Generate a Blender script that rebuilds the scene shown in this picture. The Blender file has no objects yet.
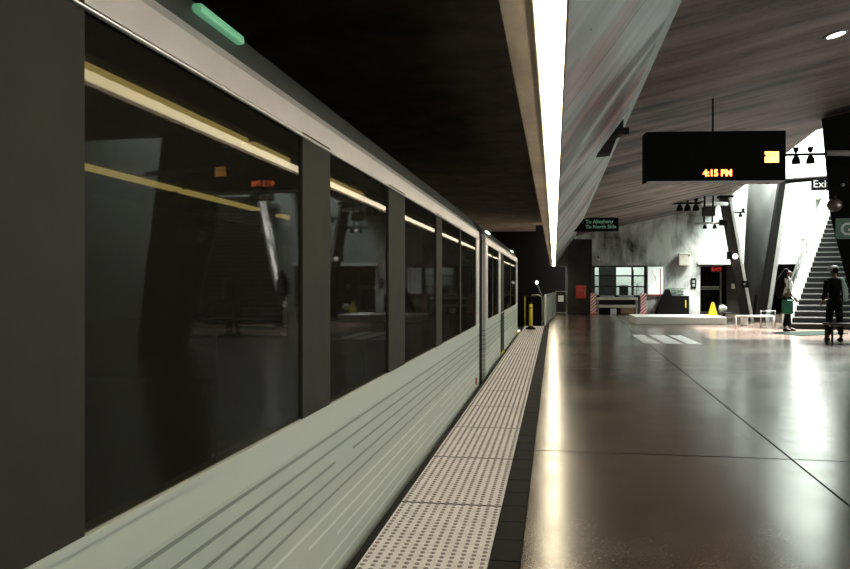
import bpy, bmesh, math, random
from mathutils import Vector, Matrix
random.seed(7)
PI = math.pi
S = bpy.context.scene
COL = S.collection

# ------------------------------------------------------------ camera
cam_d = bpy.data.cameras.new('camera'); cam = bpy.data.objects.new('camera', cam_d); COL.objects.link(cam)
cam_d.sensor_width = 36.0; cam_d.lens = 36.0 * 760 / 850
cam_d.clip_end = 300; cam_d.clip_start = .05
cam.location = (0, 0, 1.31)
cam.rotation_euler = (PI/2 - .0007, 0, math.atan(129/760))
S.camera = cam

# ------------------------------------------------------------ world, exposure
S.view_settings.view_transform = 'Standard'; S.view_settings.look = 'None'
S.view_settings.exposure = 0.0; S.view_settings.gamma = 1.0; S.view_settings.use_curve_mapping = False
w = bpy.data.worlds.new('world'); S.world = w; w.use_nodes = True
w.node_tree.nodes['Background'].inputs[0].default_value = (.95, 1.0, .92, 1)
w.node_tree.nodes['Background'].inputs[1].default_value = .13

def area(name, loc, rot, sx, sy, power, col, spread=None):
    d = bpy.data.lights.new(name, 'AREA'); d.shape = 'RECTANGLE'; d.size = sx; d.size_y = sy
    d.energy = power; d.color = col
    if spread: d.spread = spread
    o = bpy.data.objects.new(name, d); COL.objects.link(o); o.location = loc; o.rotation_euler = rot
    return o
# daylight falling through the open roof of the stair hall
area('skylight_over_stairs', (11.0, 29.6, 12.6), (0, math.radians(22), 0), 5.0, 6, 10500, (.95, 1.0, .95))
sun_d = bpy.data.lights.new('sun', 'SUN'); sun_d.energy = 42.0; sun_d.angle = math.radians(3); sun_d.color = (1, .90, .86)
sun = bpy.data.objects.new('sun', sun_d); COL.objects.link(sun); sun.location = (11, 30, 20)
sun.rotation_euler = Vector((-5.6, -7.4, -12.6)).to_track_quat('-Z', 'Y').to_euler()
# daylight from the street side of the hall, to the right of the platform
area('daylight_from_street_side', (13.0, 4.5, 2.0), (0, math.radians(90), 0), 2.6, 13, 460, (.93, 1.0, .95))

# ------------------------------------------------------------ materials
MATS = {}
def new_mat(name):
    m = bpy.data.materials.new(name); m.use_nodes = True; MATS[name] = m
    nt = m.node_tree; b = nt.nodes['Principled BSDF']
    return m, nt, b
def N(nt, t, **k):
    n = nt.nodes.new(t)
    for a, v in k.items(): setattr(n, a, v)
    return n
def coords(nt, scale, rot=(0, 0, 0), kind='Object'):
    tc = N(nt, 'ShaderNodeTexCoord'); mp = N(nt, 'ShaderNodeMapping')
    mp.inputs['Scale'].default_value = scale; mp.inputs['Rotation'].default_value = rot
    nt.links.new(tc.outputs[kind], mp.inputs[0]); return mp.outputs[0]
def noise(nt, vec, scale, detail=4, rough=.6, dist=0):
    n = N(nt, 'ShaderNodeTexNoise'); n.inputs['Scale'].default_value = scale; n.inputs['Detail'].default_value = detail
    n.inputs['Roughness'].default_value = rough; n.inputs['Distortion'].default_value = dist
    nt.links.new(vec, n.inputs['Vector']); return n.outputs['Fac']
def ramp(nt, fac, stops):
    r = N(nt, 'ShaderNodeValToRGB'); e = r.color_ramp.elements
    while len(e) < len(stops): e.new(.5)
    for i, (p, c) in enumerate(stops):
        e[i].position = p; e[i].color = (*c, 1) if len(c) == 3 else c
    nt.links.new(fac, r.inputs[0]); return r.outputs[0]
def mathn(nt, op, a, b=None, c=None):
    n = N(nt, 'ShaderNodeMath', operation=op)
    for i, v in enumerate((a, b, c)):
        if v is None: continue
        if isinstance(v, (int, float)): n.inputs[i].default_value = v
        else: nt.links.new(v, n.inputs[i])
    return n.outputs[0]
def mixc(nt, fac, a, b, mode='MIX'):
    n = N(nt, 'ShaderNodeMix', data_type='RGBA', blend_type=mode)
    for i, v in ((0, fac), (6, a), (7, b)):
        if isinstance(v, (int, float)): n.inputs[i].default_value = v
        elif isinstance(v, tuple): n.inputs[i].default_value = (*v, 1)
        else: nt.links.new(v, n.inputs[i])
    return n.outputs[2]
def bump(nt, b, h, strength, dist=.01):
    n = N(nt, 'ShaderNodeBump'); n.inputs['Strength'].default_value = strength; n.inputs['Distance'].default_value = dist
    nt.links.new(h, n.inputs['Height']); nt.links.new(n.outputs[0], b.inputs['Normal'])

def plain(name, col, rough=.6, metal=0, vary=.12, scale=8, spec=.5):
    m, nt, b = new_mat(name)
    f = noise(nt, coords(nt, (1, 1, 1)), scale)
    lo = tuple(c*(1-vary) for c in col); hi = tuple(min(1, c*(1+vary)) for c in col)
    nt.links.new(ramp(nt, f, [(.3, lo), (.7, hi)]), b.inputs['Base Color'])
    b.inputs['Roughness'].default_value = rough; b.inputs['Metallic'].default_value = metal
    b.inputs['Specular IOR Level'].default_value = spec
    return m
def emit(name, col, strength):
    m, nt, b = new_mat(name)
    b.inputs['Base Color'].default_value = (*col, 1)
    b.inputs['Emission Color'].default_value = (*col, 1); b.inputs['Emission Strength'].default_value = strength
    return m
def concrete(name, dark, light, streak=(1, 1, 1), scale=1.2, rough=.75, spec=.3, blot=.45, fine=1.0, bumps=.3, rot=(0, 0, 0), lo=.32, hi=.68):
    m, nt, b = new_mat(name)
    v0 = coords(nt, (1, 1, 1)); v1 = coords(nt, streak, rot)
    a = noise(nt, v1, scale, 6, .65, .3); c = noise(nt, v0, .55, 4, .55, .6); d = noise(nt, v0, 22*fine, 3, .7)
    s = mathn(nt, 'ADD', mathn(nt, 'MULTIPLY', a, 1-blot), mathn(nt, 'MULTIPLY', c, blot))
    s = mathn(nt, 'ADD', mathn(nt, 'MULTIPLY', s, .88), mathn(nt, 'MULTIPLY', d, .12))
    nt.links.new(ramp(nt, s, [(lo, dark), (hi, light)]), b.inputs['Base Color'])
    b.inputs['Roughness'].default_value = rough; b.inputs['Specular IOR Level'].default_value = spec
    bump(nt, b, s, bumps, .02)
    return m

M_wall   = concrete('board_marked_concrete', (.03, .028, .024), (.66, .67, .64), (1.6, 1, .35), 1.6, blot=.6, lo=.39, hi=.58)
M_atr    = concrete('pale_concrete', (.26, .29, .27), (.50, .54, .51), (1, 1, .4), 1.5)
M_ceil   = concrete('stained_ceiling_concrete', (.008, .0055, .0045), (.44, .34, .31), (.30, 1.7, 1), 1.1, blot=.35, rot=(0, 0, .5), lo=.40, hi=.66, rough=.6, spec=.4)
M_beam   = concrete('beam_underside_concrete', (.34, .28, .22), (.78, .68, .58), (1.2, .5, 1), 2.6)
M_beamin = concrete('sloping_beam_face', (.26, .275, .27), (.68, .72, .71), (.5, 4.0, .4), 1.4, rough=.42, spec=.55, blot=.5, bumps=.15)
nt = M_beamin.node_tree; b = nt.nodes['Principled BSDF']
src = b.inputs['Base Color'].links[0].from_socket; v = coords(nt, (1, 1, 1))
dk = ramp(nt, noise(nt, coords(nt, (.6, 1.1, .6)), .9, 3, .5, .8), [(.38, (.18, .175, .17)), (.55, (1, 1, 1))])
rd = ramp(nt, noise(nt, coords(nt, (.9, .8, .9)), .75, 2, .5), [(.56, (1, 1, 1)), (.68, (1, .55, .53))])
nt.links.new(mixc(nt, 1.0, mixc(nt, 1.0, src, dk, 'MULTIPLY'), rd, 'MULTIPLY'), b.inputs['Base Color'])
M_pale   = concrete('pale_beam_edge', (.30, .34, .33), (.50, .55, .53), (.5, 3, .5), 1.0, rough=.5)
M_tunnel = plain('tunnel_concrete', (.24, .22, .175), .95, vary=.3, scale=1.5, spec=.1)
M_dark   = plain('dark_brown_concrete', (.035, .031, .027), .8, vary=.4, scale=1.5, spec=.3)
M_black  = plain('black_paint', (.016, .015, .013), .45, spec=.3)
M_blackm = plain('matt_black', (.007, .0065, .006), .9, spec=.1)
M_rubber = plain('black_rubber', (.008, .0075, .0065), .8, spec=.2, scale=30)
M_white  = plain('white_paint', (.78, .80, .78), .5, vary=.05)
M_steel  = plain('brushed_steel', (.55, .56, .55), .32, 1.0, vary=.1, scale=20)
M_grey   = plain('grey_paint', (.30, .31, .30), .5)
M_cream  = plain('cream_laminate', (.62, .58, .50), .5, vary=.08)
M_brown  = plain('brown_board', (.28, .17, .10), .7)
M_red    = plain('red_enamel', (.50, .045, .025), .5, vary=.2, scale=5)
M_yellow = plain('yellow_plastic', (.80, .66, .03), .45, vary=.06)
M_green  = plain('dark_green_cloth', (.015, .12, .075), .8)
M_gsign  = plain('green_sign_enamel', (.14, .22, .16), .5)
M_mat    = plain('green_black_mat', (.010, .020, .016), 1.0, vary=.4, scale=60, spec=.05)
M_col    = concrete('smooth_column_concrete', (.035, .037, .035), (.15, .155, .15), (1, 1, .3), 1.5, rough=.6)
M_lamp   = emit('warm_lamp_diffuser', (1.0, .88, .64), 25.0)
M_tube   = emit('yellow_saloon_tube', (1.0, .80, .30), 2.6)
M_gmark  = emit('green_marker_lamp', (.22, .62, .36), .32)
M_wmark  = emit('pale_marker_lamp', (.75, 1.0, .80), 2.2)
M_led    = emit('orange_led', (1.0, .20, .045), 8.0)
M_ledy   = emit('amber_led', (1.0, .46, .10), 5.0)
M_redex  = emit('red_exit_letters', (1.0, .05, .05), .35)
M_bulb   = emit('white_bulb', (1.0, .96, .88), 5.0)
M_office = emit('office_ceiling_panel', (.95, 1.0, .95), 9.0)
M_board  = emit('backlit_map_board', (.86, .92, .88), .62)
M_gtext  = emit('green_sign_letters', (.30, .62, .45), .12)
M_wtext  = plain('white_letters', (.8, .82, .8), .6)
M_skin   = plain('skin', (.11, .06, .042), .6, vary=.05)
M_hair   = plain('dark_hair', (.006, .005, .004), .85, spec=.1, vary=.3, scale=40)
M_cloth1 = plain('white_blouse_cloth', (.75, .77, .75), .9, vary=.05)
M_cloth2 = plain('black_cloth', (.006, .006, .006), .95, spec=.1)
M_cloth3 = plain('grey_green_cloth', (.30, .38, .34), .9, vary=.3, scale=14)

# polished floor
m, nt, b = new_mat('polished_concrete_floor'); M_floor = m
v = coords(nt, (1, 1, 1))
big = noise(nt, coords(nt, (.30, 1.0, 1)), .5, 2, .5, .3); fine = noise(nt, v, 75, 2, .8); mid = noise(nt, v, 3, 2, .5)
s = mathn(nt, 'ADD', mathn(nt, 'MULTIPLY', big, .5), mathn(nt, 'ADD', mathn(nt, 'MULTIPLY', mid, .20), mathn(nt, 'MULTIPLY', fine, .30)))
grit = ramp(nt, noise(nt, v, 85, 1, .8), [(.38, (.75, .75, .75)), (.52, (1, 1, 1)), (.70, (1.9, 1.85, 1.8))])
nt.links.new(mixc(nt, 1.0, ramp(nt, s, [(.34, (.036, .026, .020)), (.52, (.066, .048, .037)), (.70, (.15, .115, .092))]), grit, 'MULTIPLY'), b.inputs['Base Color'])
nt.links.new(ramp(nt, mathn(nt, 'ADD', mathn(nt, 'MULTIPLY', big, .6), mathn(nt, 'MULTIPLY', mid, .4)), [(.35, (.18,)*3), (.65, (.26,)*3)]), b.inputs['Roughness'])
b.inputs['Specular IOR Level'].default_value = .55; b.inputs['Specular Tint'].default_value = (1, .88, .74, 1)
bump(nt, b, fine, .03, .002)

# tactile tile
def tact(name, lo, hi):
    m, nt, b = new_mat(name); v = coords(nt, (1, 1, 1), kind='Object')
    f = mathn(nt, 'ADD', mathn(nt, 'MULTIPLY', noise(nt, v, 7, 5, .7), .6), mathn(nt, 'MULTIPLY', noise(nt, v, 60, 2), .4))
    nt.links.new(ramp(nt, f, [(.3, lo), (.65, hi)]), b.inputs['Base Color'])
    b.inputs['Roughness'].default_value = .7
    return m
M_tile = tact('tactile_ground', (.55, .52, .54), (.82, .79, .82))
M_dome = tact('tactile_dome', (.19, .165, .165), (.31, .28, .28))

# train paint with rows of short louvre slots pressed into the lower side
m, nt, b = new_mat('train_side_paint'); M_train = m
tc = N(nt, 'ShaderNodeTexCoord'); sp = N(nt, 'ShaderNodeSeparateXYZ'); nt.links.new(tc.outputs['Object'], sp.inputs[0])
Y, Z = sp.outputs[1], sp.outputs[2]
row = mathn(nt, 'DIVIDE', mathn(nt, 'SUBTRACT', Z, .052), .066)
fr = mathn(nt, 'FRACT', row); ri = mathn(nt, 'FLOOR', row)
line = mathn(nt, 'GREATER_THAN', fr, .80)
cm = N(nt, 'ShaderNodeCombineXYZ'); nt.links.new(mathn(nt, 'MULTIPLY', Y, .55), cm.inputs[0]); nt.links.new(mathn(nt, 'MULTIPLY', ri, 7.3), cm.inputs[1])
slot = mathn(nt, 'GREATER_THAN', noise(nt, cm.outputs[0], 1.0, 2), .36)
cm2 = N(nt, 'ShaderNodeCombineXYZ'); nt.links.new(mathn(nt, 'MULTIPLY', Y, 3.4), cm2.inputs[0]); nt.links.new(mathn(nt, 'MULTIPLY', ri, 3.7), cm2.inputs[1])
seg = noise(nt, cm2.outputs[0], 1.0, 1)
inz = mathn(nt, 'MULTIPLY', mathn(nt, 'LESS_THAN', Z, .66), mathn(nt, 'GREATER_THAN', Z, .31))
inz2 = mathn(nt, 'MULTIPLY', mathn(nt, 'LESS_THAN', Z, .32), mathn(nt, 'GREATER_THAN', Z, .02))
base = mixc(nt, seg, (.40, .46, .42), (.50, .56, .52))
upper = mathn(nt, 'GREATER_THAN', Z, .66)
base = mixc(nt, upper, base, (.50, .56, .52))
c1 = mixc(nt, mathn(nt, 'MULTIPLY', mathn(nt, 'MULTIPLY', line, slot), inz), base, (.20, .23, .21))
c2 = mixc(nt, mathn(nt, 'MULTIPLY', mathn(nt, 'MULTIPLY', line, slot), inz2), c1, (.66, .72, .68))
nt.links.new(c2, b.inputs['Base Color']); b.inputs['Roughness'].default_value = .38
M_band = plain('train_lilac_grey_paint', (.52, .50, .52), .35, vary=.04)
M_pillar = plain('train_dark_grey_paint', (.034, .035, .029), .85, spec=.15, vary=.1)
M_roof = plain('train_roof_grey', (.06, .07, .065), .6)
M_inside = plain('saloon_dark_lining', (.03, .028, .024), .8, vary=.2)
# window glass: clear dark tint that mirrors the station
m, nt, b = new_mat('tinted_window_glass'); M_glass = m
nt.nodes.remove(b); out = nt.nodes['Material Output']
tr = N(nt, 'ShaderNodeBsdfTransparent'); tr.inputs[0].default_value = (.36, .35, .30, 1)
gl = N(nt, 'ShaderNodeBsdfGlossy'); gl.inputs['Roughness'].default_value = .02; gl.inputs[0].default_value = (1, 1, 1, 1)
lw = N(nt, 'ShaderNodeLayerWeight'); lw.inputs[0].default_value = .5
fz = mathn(nt, 'ADD', .006, mathn(nt, 'MULTIPLY', mathn(nt, 'POWER', lw.outputs['Facing'], 3.0), .055))
df = N(nt, 'ShaderNodeBsdfDiffuse'); df.inputs[0].default_value = (.038, .035, .029, 1)
dm = N(nt, 'ShaderNodeMixShader'); dm.inputs[0].default_value = .25; nt.links.new(tr.outputs[0], dm.inputs[1]); nt.links.new(df.outputs[0], dm.inputs[2])
mx = N(nt, 'ShaderNodeMixShader'); nt.links.new(fz, mx.inputs[0]); nt.links.new(dm.outputs[0], mx.inputs[1]); nt.links.new(gl.outputs[0], mx.inputs[2])
nt.links.new(mx.outputs[0], out.inputs[0])
m, nt, b = new_mat('clear_glass'); M_clear = m
nt.nodes.remove(b); out = nt.nodes['Material Output']
tr = N(nt, 'ShaderNodeBsdfTransparent'); tr.inputs[0].default_value = (.85, .9, .87, 1)
gl = N(nt, 'ShaderNodeBsdfGlossy'); gl.inputs['Roughness'].default_value = .02
fz = N(nt, 'ShaderNodeFresnel'); mx = N(nt, 'ShaderNodeMixShader')
nt.links.new(fz.outputs[0], mx.inputs[0]); nt.links.new(tr.outputs[0], mx.inputs[1]); nt.links.new(gl.outputs[0], mx.inputs[2]); nt.links.new(mx.outputs[0], out.inputs[0])
# hazard stripes
m, nt, b = new_mat('red_white_hazard_stripes'); M_haz = m
tc = N(nt, 'ShaderNodeTexCoord'); sp = N(nt, 'ShaderNodeSeparateXYZ'); nt.links.new(tc.outputs['Object'], sp.inputs[0])
f = mathn(nt, 'FRACT', mathn(nt, 'MULTIPLY', mathn(nt, 'SUBTRACT', sp.outputs[2], mathn(nt, 'MULTIPLY', sp.outputs[0], 1.0)), 7.0))
nt.links.new(mixc(nt, mathn(nt, 'GREATER_THAN', f, .5), (.8, .76, .74), (.55, .02, .06)), b.inputs['Base Color'])
# mottled white of the floor bars
m, nt, b = new_mat('mottled_white_floor_bar'); M_floorbar = m
f = noise(nt, coords(nt, (1, 1, 1)), 9, 5, .7)
nt.links.new(ramp(nt, f, [(.3, (.38, .37, .35)), (.55, (.78, .78, .76))]), b.inputs['Base Color']); b.inputs['Roughness'].default_value = .35

# ------------------------------------------------------------ mesh helpers
def T(x, y, z): return Matrix.Translation((x, y, z))
def box(bm, x0, x1, y0, y1, z0, z1, mat=0, bev=0, M=None):
    c = ((x0+x1)/2, (y0+y1)/2, (z0+z1)/2)
    g = bmesh.ops.create_cube(bm, size=1, matrix=T(*c) @ Matrix.Diagonal((abs(x1-x0), abs(y1-y0), abs(z1-z0), 1)))
    vs = g['verts']; fs = {f for v in vs for f in v.link_faces}
    for f in fs: f.material_index = mat
    if bev:
        es = list({e for v in vs for e in v.link_edges})
        r = bmesh.ops.bevel(bm, geom=es, offset=bev, segments=2, profile=.5, affect='EDGES')
        vs = list({v for f in r['faces'] for v in f.verts} | {v for v in vs if v.is_valid})
        for v in vs:
            for f in v.link_faces: f.material_index = mat
    if M: bmesh.ops.transform(bm, matrix=M, verts=vs)
    return vs
def tube(bm, pts, r, seg=10, mat=0, caps=True):
    pts = [Vector(p) for p in pts]; rs = r if isinstance(r, (list, tuple)) else [r]*len(pts)
    rings = []; up = None
    for i, p in enumerate(pts):
        d = (pts[min(i+1, len(pts)-1)] - pts[max(i-1, 0)]).normalized()
        if up is None or abs(d.dot(up)) > .98: up = Vector((0, 0, 1)) if abs(d.z) < .9 else Vector((0, 1, 0))
        u = d.cross(up).normalized(); v_ = u.cross(d).normalized()
        rings.append([bm.verts.new(p + rs[i]*(math.cos(2*PI*k/seg)*u + math.sin(2*PI*k/seg)*v_)) for k in range(seg)])
    for a, b_ in zip(rings, rings[1:]):
        for k in range(seg):
            f = bm.faces.new((a[k], a[(k+1) % seg], b_[(k+1) % seg], b_[k])); f.material_index = mat; f.smooth = True
    if caps:
        for rg in (rings[0][::-1], rings[-1]):
            f = bm.faces.new(rg); f.material_index = mat
def lathe(bm, prof, seg=20, c=(0, 0, 0), mat=0, M=None):
    rings = []
    for r, z in prof:
        rings.append([bm.verts.new((c[0]+r*math.cos(2*PI*k/seg), c[1]+r*math.sin(2*PI*k/seg), c[2]+z)) for k in range(seg)])
    for a, b_ in zip(rings, rings[1:]):
        for k in range(seg):
            f = bm.faces.new((a[k], a[(k+1) % seg], b_[(k+1) % seg], b_[k])); f.material_index = mat; f.smooth = True
    for rg in (rings[0][::-1], rings[-1]):
        f = bm.faces.new(rg); f.material_index = mat
    if M: bmesh.ops.transform(bm, matrix=M, verts=[v for rg in rings for v in rg])
def prism_y(bm, prof, y0, y1, mat=0):
    a = [bm.verts.new((x, y0, z)) for x, z in prof]; b_ = [bm.verts.new((x, y1, z)) for x, z in prof]
    n = len(prof); fs = []
    for k in range(n):
        fs.append(bm.faces.new((a[k], a[(k+1) % n], b_[(k+1) % n], b_[k])))
    fs.append(bm.faces.new(a[::-1])); fs.append(bm.faces.new(b_))
    for f in fs: f.material_index = mat
    return fs
def prism_z(bm, poly, z0, z1, mat=0):      # z0, z1: callables of (x, y) or numbers
    g = lambda z, x, y: z(x, y) if callable(z) else z
    a = [bm.verts.new((x, y, g(z0, x, y))) for x, y in poly]; b_ = [bm.verts.new((x, y, g(z1, x, y))) for x, y in poly]
    n = len(poly)
    for k in range(n): bm.faces.new((a[k], a[(k+1) % n], b_[(k+1) % n], b_[k])).material_index = mat
    bm.faces.new(a[::-1]).material_index = mat; bm.faces.new(b_).material_index = mat
def slab(bm, p, q, wx, wy, mat=0):          # leaning rectangular bar from p to q (section wx by wy, level ends)
    vs = []
    for c in (p, q):
        for sx, sy in ((-1, -1), (1, -1), (1, 1), (-1, 1)): vs.append(bm.verts.new((c[0]+sx*wx/2, c[1]+sy*wy/2, c[2])))
    for k in range(4): bm.faces.new((vs[k], vs[(k+1) % 4], vs[4+(k+1) % 4], vs[4+k])).material_index = mat
    bm.faces.new(vs[3::-1]).material_index = mat; bm.faces.new(vs[4:]).material_index = mat
def B(): return bmesh.new()
def obj(name, bm, mats, parent=None, label=None, recalc=True):
    if recalc: bmesh.ops.recalc_face_normals(bm, faces=bm.faces[:])
    me = bpy.data.meshes.new(name); bm.to_mesh(me); bm.free()
    for mm in (mats if isinstance(mats, (list, tuple)) else [mats]): me.materials.append(mm)
    o = bpy.data.objects.new(name, me); COL.objects.link(o)
    if parent:
        o.parent = parent
        root = parent
        M = Matrix.Identity(4)
        while root: M = root.matrix_basis @ M if root is parent else root.matrix_basis @ M; root = root.parent
        o.matrix_basis = M.inverted()       # meshes are written in world coordinates
    if label: o['label'] = label
    return o
def lbox(name, mats, parent, *a, **k):
    bm = B(); box(bm, *a, **k); return obj(name, bm, mats, parent)
def thing(name, loc, label, cat, group=None):
    o = bpy.data.objects.new(name, None); COL.objects.link(o); o.location = loc; o.empty_display_size = .1
    o['label'] = label; o['category'] = cat
    if group: o['group'] = group
    return o
def tag(o, label, cat, group=None):
    o['label'] = label; o['category'] = cat
    if group: o['group'] = group
    return o
def struct(name, bm, mats):
    o = obj(name, bm, mats); o['kind'] = 'structure'; return o
def text(name, s, size, loc, mat, parent, depth=.004, bold=0.0, rot=(PI/2, 0, 0), align='LEFT', sx=1.0):
    cu = bpy.data.curves.new(name, 'FONT'); cu.body = s; cu.size = size; cu.extrude = depth; cu.offset = bold; cu.align_x = align
    t = bpy.data.objects.new(name, cu); COL.objects.link(t)
    dg = bpy.context.evaluated_depsgraph_get(); dg.update()
    me = bpy.data.meshes.new_from_object(t.evaluated_get(dg)); bpy.data.objects.remove(t); me.name = name
    from mathutils import Euler
    me.transform(T(*loc) @ Euler(rot).to_matrix().to_4x4() @ Matrix.Diagonal((sx, 1, 1, 1)))
    me.materials.clear(); me.materials.append(mat)
    o = bpy.data.objects.new(name, me); COL.objects.link(o)
    if parent: o.parent = parent; o.matrix_basis = parent.matrix_basis.inverted()
    return o

# ============================================================ SETTING
# platform floor with shallow saw cuts
bm = B(); box(bm, -.152, 16, -3, 45, -1.2, 0)
struct('floor', bm, M_floor)
bm = B()
def cut(p, q, wd=.012):
    d = (Vector(q)-Vector(p)).normalized(); n = Vector((-d.y, d.x, 0))*wd/2
    bm.faces.new([bm.verts.new(Vector(c)+s) for c, s in ((p, n), (q, n), (q, -n), (p, -n))])
z = .0012
cut((1.57, -1, z), (2.46, 34, z), .014)
for y in (6.05, 12.0, 18, 24): cut((-.14, y, z), (15.9, y, z), .012)
cut((9.4, -1, z), (9.4, 20, z))
struct('trim_1', bm, M_blackm)
# black border pavers and the rubber platform edge
bm = B()
y = -3
while y < 30:
    box(bm, -.303, -.156, y+.004, y+.298, -.1, .002+random.uniform(0, .0015), bev=.003); y += .3
struct('trim_2', bm, M_rubber)
bm = B(); box(bm, -.945, -.909, -3, 24.2, -.3, .004, bev=.004); box(bm, -.93, -.152, -3, 45, -1.2, -.1)
box(bm, -.93, -.304, 23.95, 45, -.1, 0)
struct('trim_3', bm, M_rubber)
# tunnel
bm = B(); box(bm, -5.6, -5.2, -3, 45, -1.3, 5); struct('wall_left', bm, M_tunnel)
bm = B(); box(bm, -5.6, -.17, -3, 45, 4.4, 4.8); struct('ceiling_1', bm, M_tunnel)
bm = B(); box(bm, -5.6, -.93, -3, 45, -1.4, -1.2); struct('floor_2', bm, M_tunnel)
bm = B(); box(bm, -5.6, .6, 45, 45.3, -1.3, 5); struct('wall_tunnel_end', bm, M_blackm)

# beam over the platform edge
bm = B()
prism_y(bm, [(-.172, 2.21), (.04, 2.21), (.82, 3.273), (.95, 3.45), (.95, 4.6), (-.172, 4.6)], -3, 38.4)
bm.faces.ensure_lookup_table()
for f in bm.faces:
    c = f.calc_center_median(); n = f.normal
    xs = [v.co.x for v in f.verts]
    if min(xs) >= .03 and max(xs) < .9: f.material_index = 1
    elif min(xs) > .8 and min(v.co.z for v in f.verts) < 3.3: f.material_index = 2
    elif max(xs) < -.1: f.material_index = 3
struct('trim_4', bm, [M_beam, M_beamin, M_pale, M_tunnel])
bm = B()     # seams across the sloping face
for yy in (4.12, 7.1, 10.1, 13.1, 16.1, 19.1):
    d = Vector((.78, 0, 1.063)).normalized(); n = Vector((.807, 0, -.59))*.002
    p = Vector((.045, yy, 2.217))+n; q = Vector((.945, yy, 3.443))+n; w_ = Vector((0, .005, 0))
    bm.faces.new([bm.verts.new(c) for c in (p-w_, p+w_, q+w_, q-w_)])
for (yy, t) in ((3.2, .12), (5.3, .5), (6.4, .3), (8.6, .62)):   # tie holes
    p = Vector((.04+.91*t, yy, 2.21+1.24*t))+Vector((.807, 0, -.59))*.002
    bmesh.ops.create_circle(bm, cap_ends=True, radius=.007, segments=8, matrix=Matrix.Translation(p) @ Vector((.807, 0, -.59)).to_track_quat('Z', 'Y').to_matrix().to_4x4())
struct('trim_5', bm, M_blackm)

# sloping ceiling
cz = lambda x, y: 3.25+.21*x
bm = B()
prism_z(bm, [(.95, -3), (.95, 34.5), (7.0, 34.5), (5.05, 15.9), (16, 15.9), (16, -3)], cz, lambda x, y: cz(x, y)+.35)
struct('ceiling', bm, M_ceil)
bm = B()     # upstand of the roof opening over the stair hall
def upst(p, q, z0, z1, th):
    p = Vector((*p, 0)); q = Vector((*q, 0)); d = (q-p).normalized(); n = Vector((d.y, -d.x, 0))*th
    prism_z(bm, [(p.x, p.y), (q.x, q.y), (q.x-n.x, q.y-n.y), (p.x-n.x, p.y-n.y)], z0, z1)
upst((5.05, 15.9), (7.0, 34.5), lambda x, y: cz(x, y)+.3, 12.8, .3)
box(bm, 5.05, 16, 15.6, 15.9, 4.6, 12.8)
struct('wall_opening', bm, M_atr)
bm = B(); box(bm, 5.0, 14.3, 15.6, 26.6, 12.8, 13.1); box(bm, 13.7, 14.3, 26.6, 34.8, 12.8, 13.1); box(bm, 5.0, 8.2, 26.6, 34.8, 12.8, 13.1)
struct('ceiling_3', bm, M_atr)

# far wall with the passage opening and the office window
bm = B()
Yf = 34.5
box(bm, .58, 1.72, Yf, Yf+.35, 0, 6)
box(bm, 1.72, 3.95, Yf, Yf+.35, 0, .74); box(bm, 1.72, 3.95, Yf, Yf+.35, 2.05, 6)
box(bm, 3.95, 6.25, Yf, Yf+.35, 0, 12.8); box(bm, 1.72, 3.95, Yf, Yf+.35, 6, 12.8); box(bm, .58, 1.72, Yf, Yf+.35, 6, 12.8)
struct('wall_far', bm, M_wall)
bm = B(); box(bm, 6.25, 10.2, Yf, Yf+.35, 2.2, 3.3); box(bm, 6.25, 16, Yf, Yf+.35, 3.3, 12.8); box(bm, 10.2, 16, Yf, Yf+.35, 0, 3.3)
struct('wall_stair_hall', bm, M_atr)
bm = B(); box(bm, 10.3, 10.8, Yf-.02, Yf, 3.2, 4.0, 0); struct('trim_6', bm, M_grey)
bm = B(); box(bm, 6.15, 10.3, Yf-.06, Yf, 2.16, 2.30); struct('trim_7', bm, M_white)
bm = B(); box(bm, 14, 14.3, 15.9, Yf, 0, 12.8); struct('wall_right', bm, M_atr)
bm = B(); box(bm, 15.7, 16, -3, 15.9, 0, 6.6); struct('wall_right_platform', bm, M_dark)
# dark passage behind
bm = B(); box(bm, 6.0, 10.5, 38.5, 38.8, 0, 2.6); box(bm, 5.9, 6.2, Yf+.35, 38.5, 0, 2.6); box(bm, 10.4, 10.7, Yf+.35, 38.5, 0, 2.6); box(bm, 6, 10.5, Yf+.35, 38.5, 2.4, 2.6)
struct('wall_passage', bm, M_dark)
# office behind the window
bm = B(); box(bm, 1.2, 4.9, 37.5, 37.7, 0, 3); box(bm, 1.1, 1.3, Yf+.35, 37.5, 0, 3); box(bm, 4.8, 5, Yf+.35, 37.5, 0, 3); box(bm, 1.2, 4.9, Yf+.35, 37.5, 2.7, 2.9)
struct('wall_office', bm, M_white)
# corner into the low gallery on the left of the far wall
bm = B(); box(bm, .60, .95, Yf+.35, 38.4, 0, 5); struct('wall_corner', bm, M_dark)
bm = B(); box(bm, -.17, .95, 38.4, 38.7, 2.2, 5); struct('wall_lintel', bm, M_atr)
bm = B(); box(bm, -.95, .60, 40.5, 40.8, 0, 5); struct('wall_gallery_end', bm, M_blackm)

# dark lower facing of the office wall
bm = B(); box(bm, .60, 1.66, Yf-.05, Yf-.002, 0, 3.3); box(bm, 1.66, 3.99, Yf-.05, Yf-.002, 0, .74); struct('trim_8', bm, M_dark)

# office window
bm = B()
for x0, x1 in ((1.70, 1.78), (3.90, 3.98), (3.36, 3.42)): box(bm, x0, x1, Yf-.08, Yf+.1, .70, 2.10)
for z0, z1 in ((.66, .82), (2.05, 2.11), (1.64, 1.70), (1.16, 1.22)): box(bm, 1.70, 3.98, Yf-.08, Yf+.1, z0, z1)
W1 = struct('window_1', bm, M_black)
bm = B(); box(bm, 1.78, 3.90, Yf, Yf+.012, .8, 2.06); obj('pane', bm, M_clear, W1)
bm = B(); box(bm, 1.68, 4.74, Yf-.10, Yf-.03, 2.115, 2.14); obj('window_head_rail', bm, M_grey, W1)

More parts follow.
